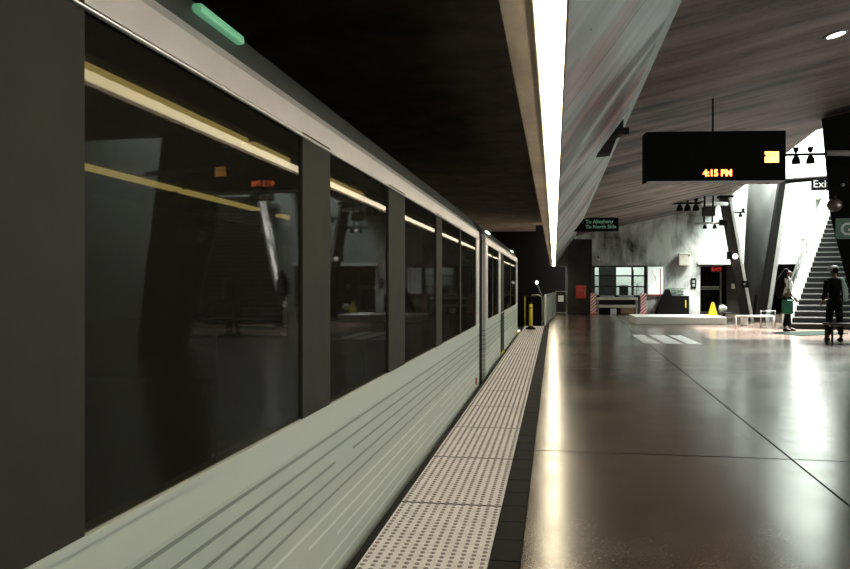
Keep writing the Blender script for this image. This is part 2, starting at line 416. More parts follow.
# dark cabinets and desk seen in the office
t = thing('filing_cabinet', (2.45, 36.6, 0), 'tall dark cabinet standing behind the office window panes', 'cabinet')
lbox('body', M_blackm, t, 2.1, 2.85, 36.3, 37, 0, 2.2); lbox('door', M_black, t, 2.12, 2.47, 36.27, 36.3, .1, 2.15); lbox('door', M_black, t, 2.49, 2.83, 36.27, 36.3, .1, 2.15)
t = thing('office_chair', (3.15, 35.8, 0), 'dark office chair back showing above the window sill', 'chair')
bm = B(); box(bm, 2.95, 3.35, 35.8, 35.87, .75, 1.25, bev=.03); obj('backrest', bm, M_black, t)
bm = B(); box(bm, 2.93, 3.37, 35.45, 35.88, .45, .53, bev=.03); obj('seat', bm, M_black, t)
bm = B(); tube(bm, [(3.15, 35.66, .05), (3.15, 35.66, .46)], .03)
for k in range(5): tube(bm, [(3.15, 35.66, .07), (3.15+.27*math.cos(k*1.257), 35.66+.27*math.sin(k*1.257), .03)], .02, 6)
obj('base', bm, M_steel, t)
t = thing('potted_plant', (3.72, 35.6, 0), 'dark leafy potted plant inside the office window at its right', 'plant')
bm = B(); lathe(bm, [(.11, 0), (.16, .35), (.17, .36), (.15, .36)], 16, (3.70, 35.6, 0)); obj('pot', bm, M_brown, t)
bm = B(); tube(bm, [(3.7, 35.6, .3), (3.69, 35.6, .8), (3.72, 35.6, 1.3)], .02, 6); obj('stem', bm, M_brown, t)
bm = B()
for k in range(90):
    a, e = random.uniform(0, 2*PI), random.uniform(-.6, 1.2); r = random.uniform(.08, .2)
    c = Vector((3.71+r*math.cos(a), 35.6+r*math.sin(a), random.choice((.95, 1.25, 1.6))+r*math.sin(e)))
    d = Vector((math.cos(a), math.sin(a), .4*e)).normalized()*.09; n = d.cross(Vector((0, 0, 1))).normalized()*.025
    bm.faces.new([bm.verts.new(q) for q in (c-d, c+n, c+d, c-n)])
obj('foliage', bm, M_green, t)
tag(lbox('coat_rail_post', M_brown, None, 3.48, 3.55, 35.3, 35.37, 0, 1.95), 'reddish wooden post inside the office beside the plant', 'post')
t = thing('ceiling_panel_light', (3.0, 36.4, 2.69), 'rectangular lit ceiling panel in the office', 'lamp')
lbox('frame', M_white, t, 1.7, 4.3, 35.7, 37.0, 2.66, 2.70); lbox('diffuser', M_office, t, 1.76, 4.24, 35.76, 36.94, 2.65, 2.66)

# backlit map board
t = thing('map_board', (4.36, Yf, .8), 'white backlit map board on the far wall with a red bottom line', 'sign')
bm = B(); box(bm, 4.02, 4.72, Yf-.09, Yf-.01, .76, 2.09); obj('frame', bm, M_grey, t)
bm = B(); box(bm, 4.05, 4.69, Yf-.10, Yf-.09, .86, 2.06); obj('panel', bm, M_board, t)
bm = B(); box(bm, 4.05, 4.69, Yf-.106, Yf-.098, .80, .86); box(bm, 4.56, 4.60, Yf-.106, Yf-.1, .86, 1.98); obj('red_line', bm, M_red, t)
bm = B()
for p, q in (((4.1, 1.2), (4.35, 1.6)), ((4.35, 1.6), (4.55, 1.65)), ((4.2, 1.9), (4.35, 1.6)), ((4.35, 1.6), (4.45, 1.1))):
    tube(bm, [(p[0], Yf-.1, p[1]), (q[0], Yf-.1, q[1])], .008, 6)
obj('route_line', bm, M_grey, t)

# ============================================================ STRIP LAMP
t = thing('linear_ceiling_light', (-.008, 0, 2.2), 'long warm white strip light along the beam above the platform edge', 'lamp')
bm = B(); box(bm, -.066, -.056, -2.8, 38.3, 2.195, 2.215); box(bm, .038, .046, -2.8, 38.3, 2.17, 2.215)
obj('housing', bm, M_beam, t)
y = -2.72
while y < 38:
    lbox('diffuser', M_lamp, t, -.055, .037, y+.006, y+1.194 if y+1.2 < 38.3 else 38.28, 2.188, 2.209); y += 1.2

# ceiling bracket box at the beam edge
t = thing('junction_box', (.72, 9.2, 3.1), 'dark box bracket fixed at the edge of the sloping beam face', 'junction box')
bm = B(); prism_y(bm, [(.50, 2.837), (.66, 2.85), (.74, 3.06), (.80, 3.08), (.80, 3.245)], 9.15, 9.4); obj('body', bm, M_dark, t)
bm = B(); box(bm, .70, .86, 9.10, 9.15, 3.05, 3.13); obj('bar', bm, M_black, t)

# downlight
t = thing('recessed_downlight', (2.81, 8.28, 3.84), 'round bright downlight in the dark ceiling at upper right', 'lamp')
Mt = T(2.81, 8.28, 3.84) @ Matrix.Rotation(-math.atan(.21), 4, 'Y')
bm = B(); lathe(bm, [(.088, -.012), (.115, -.012), (.118, .01), (.088, .01)], 28, M=Mt); obj('trim_ring', bm, M_grey, t)
bm = B(); lathe(bm, [(.04, -.020), (.087, -.016), (.087, .006), (.04, .006)], 28, M=Mt); obj('lens', bm, M_bulb, t)

# ============================================================ TACTILE TILES
def tile_mesh():
    bm = B()
    bx = box(bm, -.300, .300, .010, 1.210, -.1, 0, bev=.003)
    bm.normal_update()
    for f in bm.faces:
        if abs(f.normal.y) > .6: f.material_index = 2
    nx, ny = 12, 24
    for i in range(nx):
        for j in range(ny):
            cx = -.3+.6*(i+.5)/nx; cy = 1.22*(j+.5)/ny
            rings = []
            for r, z_ in ((.0125, -.0005), (.011, .004), (.0075, .0052)):
                rings.append([bm.verts.new((cx+r*math.cos(2*PI*k/10), cy+r*math.sin(2*PI*k/10), z_)) for k in range(10)])
            for a, b_ in zip(rings, rings[1:]):
                for k in range(10):
                    f = bm.faces.new((a[k], a[(k+1) % 10], b_[(k+1) % 10], b_[k])); f.material_index = 1; f.smooth = True
            bm.faces.new(rings[-1]).material_index = 1
    me = bpy.data.meshes.new('tactile_tile'); bm.to_mesh(me); bm.free(); me.materials.append(M_tile); me.materials.append(M_dome); me.materials.append(M_rubber)
    return me
ORD = ['first', 'second', 'third', 'fourth', 'fifth', 'sixth', 'seventh', 'eighth', 'ninth', 'tenth', 'eleventh', 'twelfth', 'thirteenth', 'fourteenth', 'fifteenth', 'sixteenth', 'seventeenth', 'eighteenth', 'nineteenth', 'twentieth', 'last']
tm = tile_mesh()
for k in range(-1, 17):
    o = bpy.data.objects.new('tactile_tile', tm); COL.objects.link(o); o.location = (-.606, 3.27 + 1.22*k, 0)
    lab = f'pale studded tactile tile on the platform edge, {ORD[k]} from the bottom of the view' if k >= 0 else 'pale studded tactile tile nearest the viewpoint, just below the view'
    tag(o, lab, 'tile', 'studded tactile tiles along the platform edge')

# ============================================================ TRAIN
XS = -.97
def car(name, y0, y1, pillars, label, doors=()):
    t = thing(name, (-2.3, (y0+y1)/2, -.9), label, 'train')
    bm = B()    # side below the windows, bent inwards at the bottom
    prism_y(bm, [(XS, -.35), (XS, .76), (XS-.05, .77), (XS-.05, -.4), (XS-.12, -.75), (XS-.07, -.75)], y0, y1); obj('lower_side', bm, M_train, t)
    bm = B(); prism_y(bm, [(XS+.006, .762), (XS+.006, .782), (XS-.05, .782), (XS-.05, .762)], y0, y1); obj('window_sill', bm, M_train, t)
    bm = B(); prism_y(bm, [(XS-.04, 1.90), (XS, 1.90), (XS, 1.985), (XS-.03, 2.03), (XS-.07, 2.03)], y0, y1); obj('roof_band', bm, M_band, t)
    bm = B(); tube(bm, [(XS+.001, y0, 1.890), (XS+.001, y1, 1.890)], .007, 10); obj('highlight_bead', bm, M_steel, t)  # shiny bead added to draw a lamp highlight along the window tops
    bm = B(); prism_y(bm, [(XS-.03, 2.03), (XS-.10, 2.16), (XS-.28, 2.28), (XS-.7, 2.34), (-3.0, 2.34), (-3.5, 2.22), (-3.62, 2.03), (-3.55, 2.03), (-3.3, 2.2), (XS-.3, 2.2), (XS-.1, 2.03)], y0, y1); obj('roof', bm, M_roof, t)
    bm = B(); box(bm, -3.66, -3.6, y0, y1, -.6, 2.05); obj('far_side', bm, M_inside, t)
    bm = B(); box(bm, -3.6, XS-.05, y0, y1, -.05, .0); box(bm, -3.6, -1.25, y0, y1, 2.12, 2.16); obj('saloon_lining', bm, M_inside, t)
    bm = B(); box(bm, -3.6, XS-.05, y0, y0+.06, -.6, 2.1); obj('end_wall', bm, M_inside, t)
    bm = B(); box(bm, -3.6, XS-.05, y1-.06, y1, -.6, 2.1); obj('end_wall', bm, M_inside, t)
    bm = B(); box(bm, -3.3, XS-.3, y0+.1, y1-.1, -1.15, -.4); obj('underframe', bm, M_blackm, t)
    edges = []
    for (a, b_, light) in pillars:
        bm = B(); prism_y(bm, [(XS-.05, .77), (XS+.001, .77), (XS+.001, 1.905), (XS-.05, 1.905)], a, b_)
        obj('pillar', bm, M_band if light == 2 else M_pillar, t); edges.append((a, b_))
    prev = None
    for a, b_ in edges:
        if prev is not None and a-prev > .1:
            bm = B(); box(bm, XS-.014, XS-.008, prev, a, .775, 1.90); obj('window', bm, M_glass, t)
        prev = b_
    for (a, b_) in doors:
        bm = B(); box(bm, XS-.004, XS+.008, a, a+.03, -.1, 1.9); box(bm, XS-.004, XS+.008, b_-.03, b_, -.1, 1.9); box(bm, XS-.004, XS+.006, a, b_, -.1, .78); dl = obj('door', bm, M_pillar, t)
        bm = B(); box(bm, XS-.01, XS+.018, a, b_, -.03, .03); obj('yellow_sill', bm, M_yellow, dl)
    return t
A = car('light_rail_car', -3.0, 9.98, [(-3, -1.2, 1), (.25, 1.45, 1), (2.85, 3.22, 1), (4.42, 4.92, 1), (6.28, 6.60, 1), (7.9, 8.0, 1), (9.62, 9.98, 2)],
        'near light rail car at left, grey green side with long dark windows')
Bc = car('light_rail_car', 10.9, 20.6, [(10.9, 11.3, 2), (12.2, 12.28, 1), (13.6, 14.05, 2), (14.05, 14.9, 1), (14.9, 15.0, 2), (17.3, 17.4, 1), (19.9, 20.6, 2)],
         'farther light rail car coupled ahead, with yellow door sill at platform level', doors=[(14.05, 14.9)])
bm = B(); box(bm, XS-.002, XS+.02, 20.0, 20.55, -.03, .05); obj('yellow_sill', bm, M_yellow, Bc)
# gangway bellows and lights
bm = B()
for k in range(7):
    yy = 9.99+.128*k; r = .0 if k % 2 else .05
    box(bm, -3.5, XS-.22-r, yy, yy+.128, -.5, 2.1)
obj('gangway_bellows', bm, M_blackm, A)
bm = B(); box(bm, XS-.02, XS+.012, 9.5, 9.56, .05, .13); obj('red_handle', bm, M_red, A)
for ro, x, z_, (ya, yb) in ((A, -3.1, 2.08, (-2.5, 2.6)), (A, -3.1, 2.08, (2.7, 5.9)), (A, -3.1, 2.08, (6.0, 7.6)), (A, -3.1, 2.08, (8.3, 9.0)),
                            (A, -1.72, 2.09, (-2.5, 1.6)), (A, -1.72, 2.09, (1.7, 4.0)), (A, -1.72, 2.09, (4.1, 6.6))):
    bm = B(); box(bm, x-.05, x+.05, ya, yb, z_, z_+.03, bev=.01); obj('saloon_light', bm, M_tube, ro)
for ro, ya, yb, mm in ((A, 2.08, 2.40, M_gmark), (Bc, 11.7, 12.3, M_wmark), (Bc, 18.6, 19.4, M_wmark)):
    bm = B(); box(bm, XS-.080, XS-.045, ya, yb, 2.105, 2.135, bev=.010); obj('marker_light', bm, mm, ro)
for ro, ys in ((A, (0, 1.9, 3.9, 5.9, 7.6)), (Bc, (11.6, 13.2, 16, 18.5))):
    for ya in ys:   # seats along the near side, barely visible through the glass
        bm = B(); box(bm, -2.0, XS-.12, ya, ya+.42, .38, .46, bev=.02); box(bm, -2.0, XS-.12, ya+.38, ya+.46, .4, 1.0, bev=.02); obj('seat', bm, M_inside, ro)

# ============================================================ HANGING LED SIGN
t = thing('platform_display', (1.99, 10.1, 3.24), 'large black hanging display showing the time 4:15 PM', 'sign')
ang = math.atan2(.22, 1.70); MS = T(1.15, 9.92, 0) @ Matrix.Rotation(ang*.9, 4, 'Z')
def loc(bmx): bmesh.ops.transform(bmx, matrix=MS, verts=bmx.verts[:])
bm = B(); box(bm, 0, 1.72, 0, .24, 2.60, 3.23, bev=.008); loc(bm); obj('case', bm, M_blackm, t)
bm = B(); box(bm, .015, 1.71, -.006, .24, 2.590, 2.604); loc(bm); obj('bottom_edge', bm, M_white, t)
bm = B()
tube(bm, [(.86, .12, 3.22), (.86, .12, 3.68)], .012, 8)
loc(bm); obj('hanger', bm, M_blackm, t)
tx = text('time_text', '4:15 PM', .115, (.70, -.004, 2.665), M_led, None, .002, .0035, sx=.95); tx.data.transform(MS); tx.parent = t; tx.matrix_basis = t.matrix_basis.inverted()
bm = B(); box(bm, 1.46, 1.63, -.006, 0, 2.83, 2.965); loc(bm); ic = obj('lit_field', bm, M_ledy, t)
bm = B()
for x0, x1, z0, z1 in ((1.455, 1.475, 2.90, 2.93), (1.50, 1.505, 2.88, 2.955), (1.52, 1.60, 2.925, 2.93)): box(bm, x0, x1, -.010, -.006, z0, z1)
loc(bm); obj('symbol', bm, M_brown, ic)

# small green lettered sign under the beam
t = thing('direction_sign', (1.3, 25.6, 3.5), 'dark sign with small green letters hanging where beam meets ceiling', 'sign')
bm = B(); prism_y(bm, [(.50, 3.04), (2.08, 3.04), (2.08, 3.47), (.85, 3.47)], 25.5, 25.62); obj('panel', bm, M_blackm, t)
text('top_line', 'To Allegheny', .165, (1.02, 25.492, 3.30), M_gtext, t, .002, .002)
text('bottom_line', 'To North Side', .165, (1.02, 25.492, 3.13), M_gtext, t, .002, .002)
bm = B(); box(bm, .98, 1.95, 25.50, 25.62, 3.455, 3.485); obj('top_rail', bm, M_blackm, t)

# ============================================================ LEANING COLUMNS AND STRUTS
bm = B(); tube(bm, [(7.17, 29.6, 0), (7.40, 29.65, 2.0), (7.86, 29.7, 6.2)], [.34, .48, .72], 32)
tag(obj('leaning_column', bm, M_col), 'thick round concrete column leaning right between the two struts', 'column')
t = thing('raking_strut', (6.8, 28.5, 0), 'slim steel strut leaning left in front of the round column', 'strut')
bm = B(); slab(bm, (6.73, 28.5, 0), (5.95, 28.4, 4.38), .30, .25); obj('web', bm, M_dark, t)
bm = B(); slab(bm, (6.90, 28.36, 0), (6.12, 28.26, 4.38), .09, .10); obj('flange', bm, M_white, t)
bm = B(); tube(bm, [(6.14, 28.3, 4.38), (6.36, 28.4, 4.50)], .04, 8); obj('top_bar', bm, M_white, t)
bm = B(); box(bm, 5.75, 6.25, 28.2, 28.6, 4.36, 4.44, bev=.02); obj('head_plate', bm, M_blackm, t)
t = thing('raking_strut', (7.5, 28.6, 0), 'slim steel strut leaning right that carries the exit sign arm', 'strut')
bm = B(); slab(bm, (7.22, 28.6, 0), (7.98, 28.7, 4.95), .22, .3); obj('web', bm, M_black, t)
bm = B(); slab(bm, (7.42, 28.44, 0), (8.13, 28.54, 4.95), .13, .06); obj('flange', bm, M_white, t)
bm = B(); tube(bm, [(8.0, 28.5, 4.93), (9.9, 28.5, 5.06)], .09, 4); obj('arm', bm, M_blackm, t)
bm = B(); slab(bm, (6.98, 28.6, 0), (7.10, 28.6, .9), .05, .2); obj('foot_fin', bm, M_blackm, t)

t = thing('exit_sign', (8.9, 28.4, 4.7), 'black hanging sign with white Exit letters beside the stairs', 'sign')
bm = B(); box(bm, 8.84, 9.85, 28.33, 28.40, 4.57, 5.02); obj('panel', bm, M_blackm, t)
text('letters', 'Exit', .36, (8.88, 28.325, 4.67), M_wtext, t, .003, .0)
bm = B(); box(bm, 9.0, 9.05, 28.36, 28.41, 4.9, 5.0); obj('clamp', bm, M_blackm, t)

# dark leaning slab column at the right edge
bm = B()
vs = [(4.62, 14.4, 4.6), (5.9, 14.4, 4.6), (6.5, 14.4, 0), (5.45, 14.4, 0), (5.19, 14.4, .85), (4.80, 14.4, 2.5)]
a = [bm.verts.new(v) for v in vs]; b2 = [bm.verts.new((v[0]+.19, v[1]+.5, v[2])) for v in vs]
for k in range(6): bm.faces.new((a[k], a[(k+1) % 6], b2[(k+1) % 6], b2[k]))
bm.faces.new(a); bm.faces.new(b2[::-1])
tag(obj('slab_column', bm, M_blackm), 'wide black leaning column at the right edge of the view', 'column')
t = thing('dome_camera', (4.72, 14.2, 2.7), 'round metal dome on the edge of the black column at right', 'camera')
bm = B(); bmesh.ops.create_uvsphere(bm, u_segments=24, v_segments=16, radius=.125, matrix=T(4.80, 14.2, 2.68) @ Matrix.Diagonal((1, 1, .95, 1)))
for f in bm.faces: f.smooth = True
obj('dome', bm, plain('brushed_dome', (.34, .27, .25), .35, .8), t)
bm = B(); tube(bm, [(4.86, 14.4, 2.76), (4.85, 14.25, 2.9), (4.80, 14.2, 2.78)], .02, 8); obj('bracket', bm, M_black, t)
t = thing('green_sign', (5.05, 14.35, 2.25), 'grey green enamel sign with a white letter G on the black column', 'sign')
bm = B(); box(bm, 4.87, 5.6, 14.34, 14.385, 2.10, 2.46); obj('panel', bm, M_gsign, t)
text('letter', 'G', .30, (4.94, 14.335, 2.17), M_wtext, t, .002, .006)
t = thing('indicator_light', (4.98, 14.37, 3.05), 'tiny round grey indicator on the black column above the dome', 'light')
bm = B(); lathe(bm, [(.03, 0), (.03, .03), (.015, .04)], 14, M=T(5.0, 14.4, 3.05) @ Matrix.Rotation(PI/2, 4, 'X')); obj('disc', bm, M_grey, t)

# ============================================================ SPOTLIGHT RIGS
def spot(name_t, x, y, z_, up, t, sc=1.0):
    bm = B()
    d = 1 if up else -1
    lathe(bm, [(.03*sc, 0), (.055*sc, .03*sc), (.085*sc, .10*sc), (.09*sc, .18*sc), (.07*sc, .18*sc)], 14, M=T(x, y, z_) @ (Matrix.Identity(4) if up else Matrix.Rotation(PI, 4, 'X')))
    return obj('spotlight', bm, M_blackm, t)
t = thing('spotlight_bar', (4.9, 27.6, 4.1), 'horizontal bar with three black spotlights beside the left strut', 'spotlight')
bm = B(); tube(bm, [(4.05, 27.6, 4.12), (5.0, 27.6, 4.12)], .035, 8); obj('black_pipe', bm, M_blackm, t)
bm = B(); tube(bm, [(5.0, 27.6, 4.13), (6.0, 28.1, 4.12)], .07, 8); obj('white_pipe', bm, M_white, t)
for x in (4.32, 4.58, 4.86):
    spot('spotlight', x, 27.6, 4.08, False, t, 1.25); spot('spotlight', x, 27.6, 4.16, True, t, .9)
t = thing('spotlight_bar', (4.6, 13.4, 3.4), 'white ended bar with two black spotlights right of the hanging display', 'spotlight')
bm = B(); tube(bm, [(3.3, 13.2, 3.42), (4.45, 13.2, 3.41)], .022, 8); obj('black_pipe', bm, M_blackm, t)
bm = B(); tube(bm, [(4.35, 13.2, 3.43), (5.6, 13.2, 3.37)], .045, 8); obj('white_pipe', bm, M_white, t)
bm = B(); tube(bm, [(5.3, 13.2, 3.38), (5.3, 14.45, 3.38)], .03, 8); obj('stay', bm, M_blackm, t)
for x in (3.88, 4.10):
    spot('spotlight', x, 13.2, 3.40, False, t, .75); spot('spotlight', x, 13.2, 3.44, True, t, .5)
t = thing('hanging_spotlight_frame', (5.2, 27.2, 3.4), 'low bar with lit bulb hung on stems left of the strut', 'spotlight')
bm = B(); tube(bm, [(4.75, 27.2, 3.38), (5.55, 27.2, 3.38)], .04, 8); obj('bar', bm, M_grey, t)
bm = B()
for x in (5.05, 5.32): tube(bm, [(x, 27.2, 3.38), (x+.03, 27.2, 4.32)], .03, 8)
obj('stem', bm, M_blackm, t)
bm = B(); box(bm, 5.0, 5.4, 27.05, 27.35, 3.62, 3.95, bev=.03); obj('gear_box', bm, M_dark, t)
bm = B(); box(bm, 5.55, 5.80, 27.1, 27.3, 3.30, 3.50, bev=.02); obj('end_box', bm, M_blackm, t)
spot('spotlight', 5.08, 27.2, 3.34, False, t, .8)
bm = B(); bmesh.ops.create_uvsphere(bm, u_segments=14, v_segments=10, radius=.06, matrix=T(5.22, 27.15, 3.28)); obj('bulb', bm, M_bulb, t)
spot('spotlight', 5.40, 27.2, 3.34, False, t, .8)
t = thing('spotlight_bar', (6.5, 28.9, 3.9), 'small dark spotlight between left strut and round column', 'spotlight')
bm = B(); tube(bm, [(6.36, 28.75, 3.88), (6.80, 28.95, 3.9)], .03, 8); obj('black_pipe', bm, M_blackm, t)
spot('spotlight', 6.6, 28.8, 3.86, False, t, .8); spot('spotlight', 6.7, 28.85, 3.9, True, t, .7)
t = thing('strut_lamp', (6.2, 28.2, 2.4), 'small lit white lamp with black back box on the left strut', 'lamp')
bm = B(); box(bm, 6.02, 6.18, 28.1, 28.3, 2.18, 2.45, bev=.02); obj('back_box', bm, M_blackm, t)
bm = B(); bmesh.ops.create_uvsphere(bm, u_segments=14, v_segments=10, radius=.09, matrix=T(6.27, 28.12, 2.28)); obj('lens', bm, M_bulb, t)
t = thing('call_box', (6.55, 28.2, 1.3), 'small black box fixed low on the left strut', 'box')
bm = B(); box(bm, 6.50, 6.72, 28.08, 28.26, 1.18, 1.42, bev=.02); obj('body', bm, M_blackm, t)
bm = B(); box(bm, 6.54, 6.60, 28.07, 28.08, 1.28, 1.34); obj('button', bm, M_grey, t)

# ============================================================ FAR WALL THINGS
t = thing('wall_speaker', (5.5, Yf, 2.4), 'pale grey box loudspeaker on the far concrete wall', 'speaker')
bm = B(); box(bm, 5.31, 5.80, Yf-.34, Yf-.06, 2.10, 2.64, bev=.02); obj('case', bm, M_cream, t)
bm = B(); box(bm, 5.45, 5.65, Yf-.08, Yf, 2.25, 2.5); obj('bracket', bm, M_blackm, t)
bm = B(); box(bm, 5.70, 5.76, Yf-.345, Yf-.338, 2.50, 2.56); box(bm, 5.36, 5.75, Yf-.345, Yf-.338, 2.58, 2.60); obj('vent', bm, M_black, t)
t = thing('black_notice', (5.97, Yf, 1.3), 'small black framed notice on the pale wall by the passage', 'notice')
bm = B(); box(bm, 5.87, 6.08, Yf-.03, Yf-.002, 1.12, 1.56); obj('frame', bm, M_blackm, t)
bm = B(); box(bm, 5.92, 6.03, Yf-.036, Yf-.03, 1.20, 1.31); box(bm, 5.92, 6.03, Yf-.036, Yf-.03, 1.36, 1.46); obj('print', bm, M_grey, t)
t = thing('wall_lamp', (1.9, Yf, 2.4), 'small white globe lamp on the dark wall above the office window', 'lamp')
bm = B(); bmesh.ops.create_uvsphere(bm, u_segments=16, v_segments=10, radius=.075, matrix=T(1.93, Yf-.16, 2.36))
for f in bm.faces: f.smooth = True
obj('globe', bm, M_white, t)
bm = B(); tube(bm, [(1.93, Yf-.05, 2.52), (1.93, Yf-.16, 2.50), (1.93, Yf-.16, 2.42)], .03, 8); obj('bracket', bm, M_black, t)
t = thing('fire_cabinet', (1.18, Yf, .95), 'red enamel cabinet on the dark wall left of the office window', 'cabinet')
bm = B(); box(bm, .95, 1.40, Yf-.20, Yf-.05, .66, 1.24, bev=.03); obj('body', bm, M_red, t)
bm = B(); box(bm, .98, 1.37, Yf-.215, Yf-.20, .70, 1.20, bev=.008); dr = obj('door', bm, M_red, t)
bm = B(); box(bm, 1.02, 1.33, Yf-.222, Yf-.214, 1.0, 1.05); obj('stripe', bm, M_brown, dr)
bm = B(); tube(bm, [(1.33, Yf-.23, .85), (1.33, Yf-.23, .98)], .01, 6); obj('handle', bm, M_steel, dr)
for x0, lab in ((1.55, 'red and white striped hazard post left of the pale counter'), (3.62, 'red and white striped hazard post right of the pale counter')):
    t = thing('hazard_post', (x0+.12, 33.4, 0), lab, 'post', 'striped hazard posts at the office')
    bm = B(); box(bm, x0, x0+.24, 33.35, 33.5, .03, .92, bev=.01); obj('board', bm, M_haz, t)
    bm = B(); box(bm, x0-.03, x0+.27, 33.28, 33.57, 0, .05, bev=.01); obj('foot', bm, M_red, t)
t = thing('service_counter', (2.7, 33.9, 0), 'low pale counter between the two striped hazard posts', 'counter')
bm = B(); box(bm, 1.85, 3.55, 33.75, 34.4, .62, .72, bev=.02); obj('top', bm, M_cream, t)
bm = B(); box(bm, 1.85, 3.55, 33.8, 34.4, .28, .40, bev=.02); obj('shelf', bm, M_cream, t)
bm = B(); box(bm, 1.88, 3.52, 34.25, 34.4, 0, .62); obj('back_panel', bm, M_black, t)
for x in (1.86, 3.48): 
    bm = B(); box(bm, x, x+.06, 33.78, 34.3, 0, .62); obj('leg', bm, M_grey, t)
bm = B(); box(bm, 2.42, 2.66, 33.72, 33.95, .0, .24, bev=.01); tag(obj('white_carton', bm, M_white), 'small white carton on the floor under the pale counter', 'box')
bm = B(); box(bm, 2.85, 3.46, 33.82, 34.2, .0, .27, bev=.04); tag(obj('brown_case', bm, M_brown), 'long brown case on the floor under the right of the counter', 'case')
bm = B(); box(bm, 2.0, 2.6, 33.85, 34.2, .72, .80, bev=.02); tag(obj('paper_pile', bm, M_grey), 'grey pile of paper lying on the left of the pale counter', 'paper')
bm = B(); box(bm, 2.8, 3.4, 33.85, 34.2, .72, .82, bev=.03); tag(obj('grey_tray', bm, M_grey), 'grey tray lying on the right of the pale counter', 'tray')
t = thing('display_case', (5.2, 34, 0), 'black planter cabinet with sloping left side and glass top', 'cabinet')
bm = B(); prism_y(bm, [(4.30, 0), (5.66, 0), (5.66, .80), (4.95, .80), (4.86, 1.08), (4.76, 1.08)], 33.70, 34.37); obj('body', bm, M_blackm, t)
bm = B(); box(bm, 4.80, 5.52, 34.33, 34.37, .80, 1.12); box(bm, 4.80, 5.52, 33.75, 34.37, 1.10, 1.13); obj('glass_top', bm, M_clear, t)
bm = B()
for k in range(140):
    c = Vector((random.uniform(4.92, 5.5), random.uniform(33.9, 34.35), .82+random.uniform(0, .22))); d = Vector((random.uniform(-1, 1), random.uniform(-1, 1), random.uniform(-.4, 1))).normalized()*.05
    n = d.cross(Vector((.3, 1, .2))).normalized()*.018
    bm.faces.new([bm.verts.new(q) for q in (c-d, c+n, c+d, c-n)])
obj('planting', bm, plain('pale_leaves', (.32, .38, .33), .6, vary=.5, scale=12), t)
bm = B(); box(bm, 5.50, 5.54, 33.685, 33.70, .30, .62); obj('yellow_label', bm, M_yellow, t)

# passage doors
t = thing('glass_door', (6.9, 36.2, 0), 'dark glazed door with pale crossbar inside the passage', 'door')
bm = B()
for x in (6.52, 7.42): box(bm, x, x+.06, 36.2, 36.26, 0, 2.15)
for z_ in (0, 1.05, 2.1): box(bm, 6.52, 7.48, 36.2, 36.26, z_, z_+.06)
obj('frame', bm, M_grey, t)
bm = B(); box(bm, 6.58, 7.42, 36.22, 36.23, .06, 2.1); obj('pane', bm, M_glass, t)
bm = B(); box(bm, 6.62, 7.38, 36.16, 36.2, 1.15, 1.20); obj('push_bar', bm, M_steel, t)
lbox('blind', M_grey, t, 6.62, 7.38, 36.28, 36.30, 1.45, 1.75)
t = thing('exit_light', (7.2, 36.0, 2.0), 'red lit EXIT light over the glazed door in the passage', 'sign')
bm = B(); box(bm, 6.98, 7.48, 36.02, 36.08, 1.84, 2.12); obj('case', bm, M_dark, t)
text('letters', 'EXIT', .22, (7.01, 36.015, 1.90), M_redex, t, .003, .004)
bm = B(); tube(bm, [(7.2, 36.05, 2.12), (7.2, 36.05, 2.39)], .015, 6); obj('stem', bm, M_blackm, t)
t = thing('passage_tube_light', (7.6, 35.4, 2.2), 'thin pale slanting bar light under the passage lintel', 'lamp')
bm = B(); tube(bm, [(6.95, 35.6, 2.12), (7.75, 34.95, 2.19)], .02, 8); obj('tube', bm, M_white, t)
bm = B(); tube(bm, [(7.4, 35.25, 2.16), (7.4, 35.25, 2.41)], .012, 6); obj('hanger', bm, M_blackm, t)
t = thing('yellow_notice', (7.9, 35.6, 1.2), 'small pale yellow notice on the dark partition in the passage', 'notice')
bm = B(); box(bm, 7.58, 8.2, 35.6, 35.66, 0, 2.40); struct('wall_partition', bm, M_dark)
bm = B(); box(bm, 7.78, 7.96, 35.59, 35.6, 1.10, 1.32); obj('paper', bm, M_cream, t)
bm = B(); box(bm, 7.76, 7.98, 35.592, 35.6, 1.08, 1.34); obj('frame', bm, M_black, t)

# plinth, caution sign, small table
bm = B(); box(bm, 2.6, 5.42, 25.5, 27.6, 0, .25, bev=.015)
tag(obj('low_plinth', bm, M_white), 'wide low white plinth on the floor under the yellow caution sign', 'plinth')
t = thing('caution_sign', (5.3, 26.9, .25), 'yellow folding wet floor caution sign on the white plinth', 'sign')
for s_ in (-1, 1):
    bm = B()
    vs = [(5.14, 26.9+s_*.13, .25), (5.42, 26.9+s_*.13, .25), (5.33, 26.9+s_*.01, .66), (5.23, 26.9+s_*.01, .66)]
    a = [bm.verts.new(v) for v in vs]; b2 = [bm.verts.new((v[0], v[1]+.015, v[2])) for v in vs]
    for k in range(4): bm.faces.new((a[k], a[(k+1) % 4], b2[(k+1) % 4], b2[k]))
    bm.faces.new(a); bm.faces.new(b2[::-1]); obj('board', bm, M_yellow, t)
bm = B(); box(bm, 5.24, 5.32, 26.88, 26.92, .65, .70, bev=.01); obj('handle', bm, M_yellow, t)
t = thing('side_table', (5.85, 27.6, 0), 'small low black table with thin top right of the plinth', 'table')
bm = B(); lathe(bm, [(.28, .30), (.29, .315), (.28, .33)], 24, (5.78, 27.6, 0)); obj('tabletop', bm, M_dark, t)
bm = B(); tube(bm, [(5.78, 27.6, .02), (5.78, 27.6, .3)], .04, 8); lathe(bm, [(.17, 0), (.15, .03)], 16, (5.78, 27.6, 0)); obj('pedestal', bm, M_black, t)
bm = B(); bmesh.ops.create_icosphere(bm, subdivisions=3, radius=.14, matrix=T(5.74, 27.6, .465) @ Matrix.Diagonal((1, 1, .85, 1)))
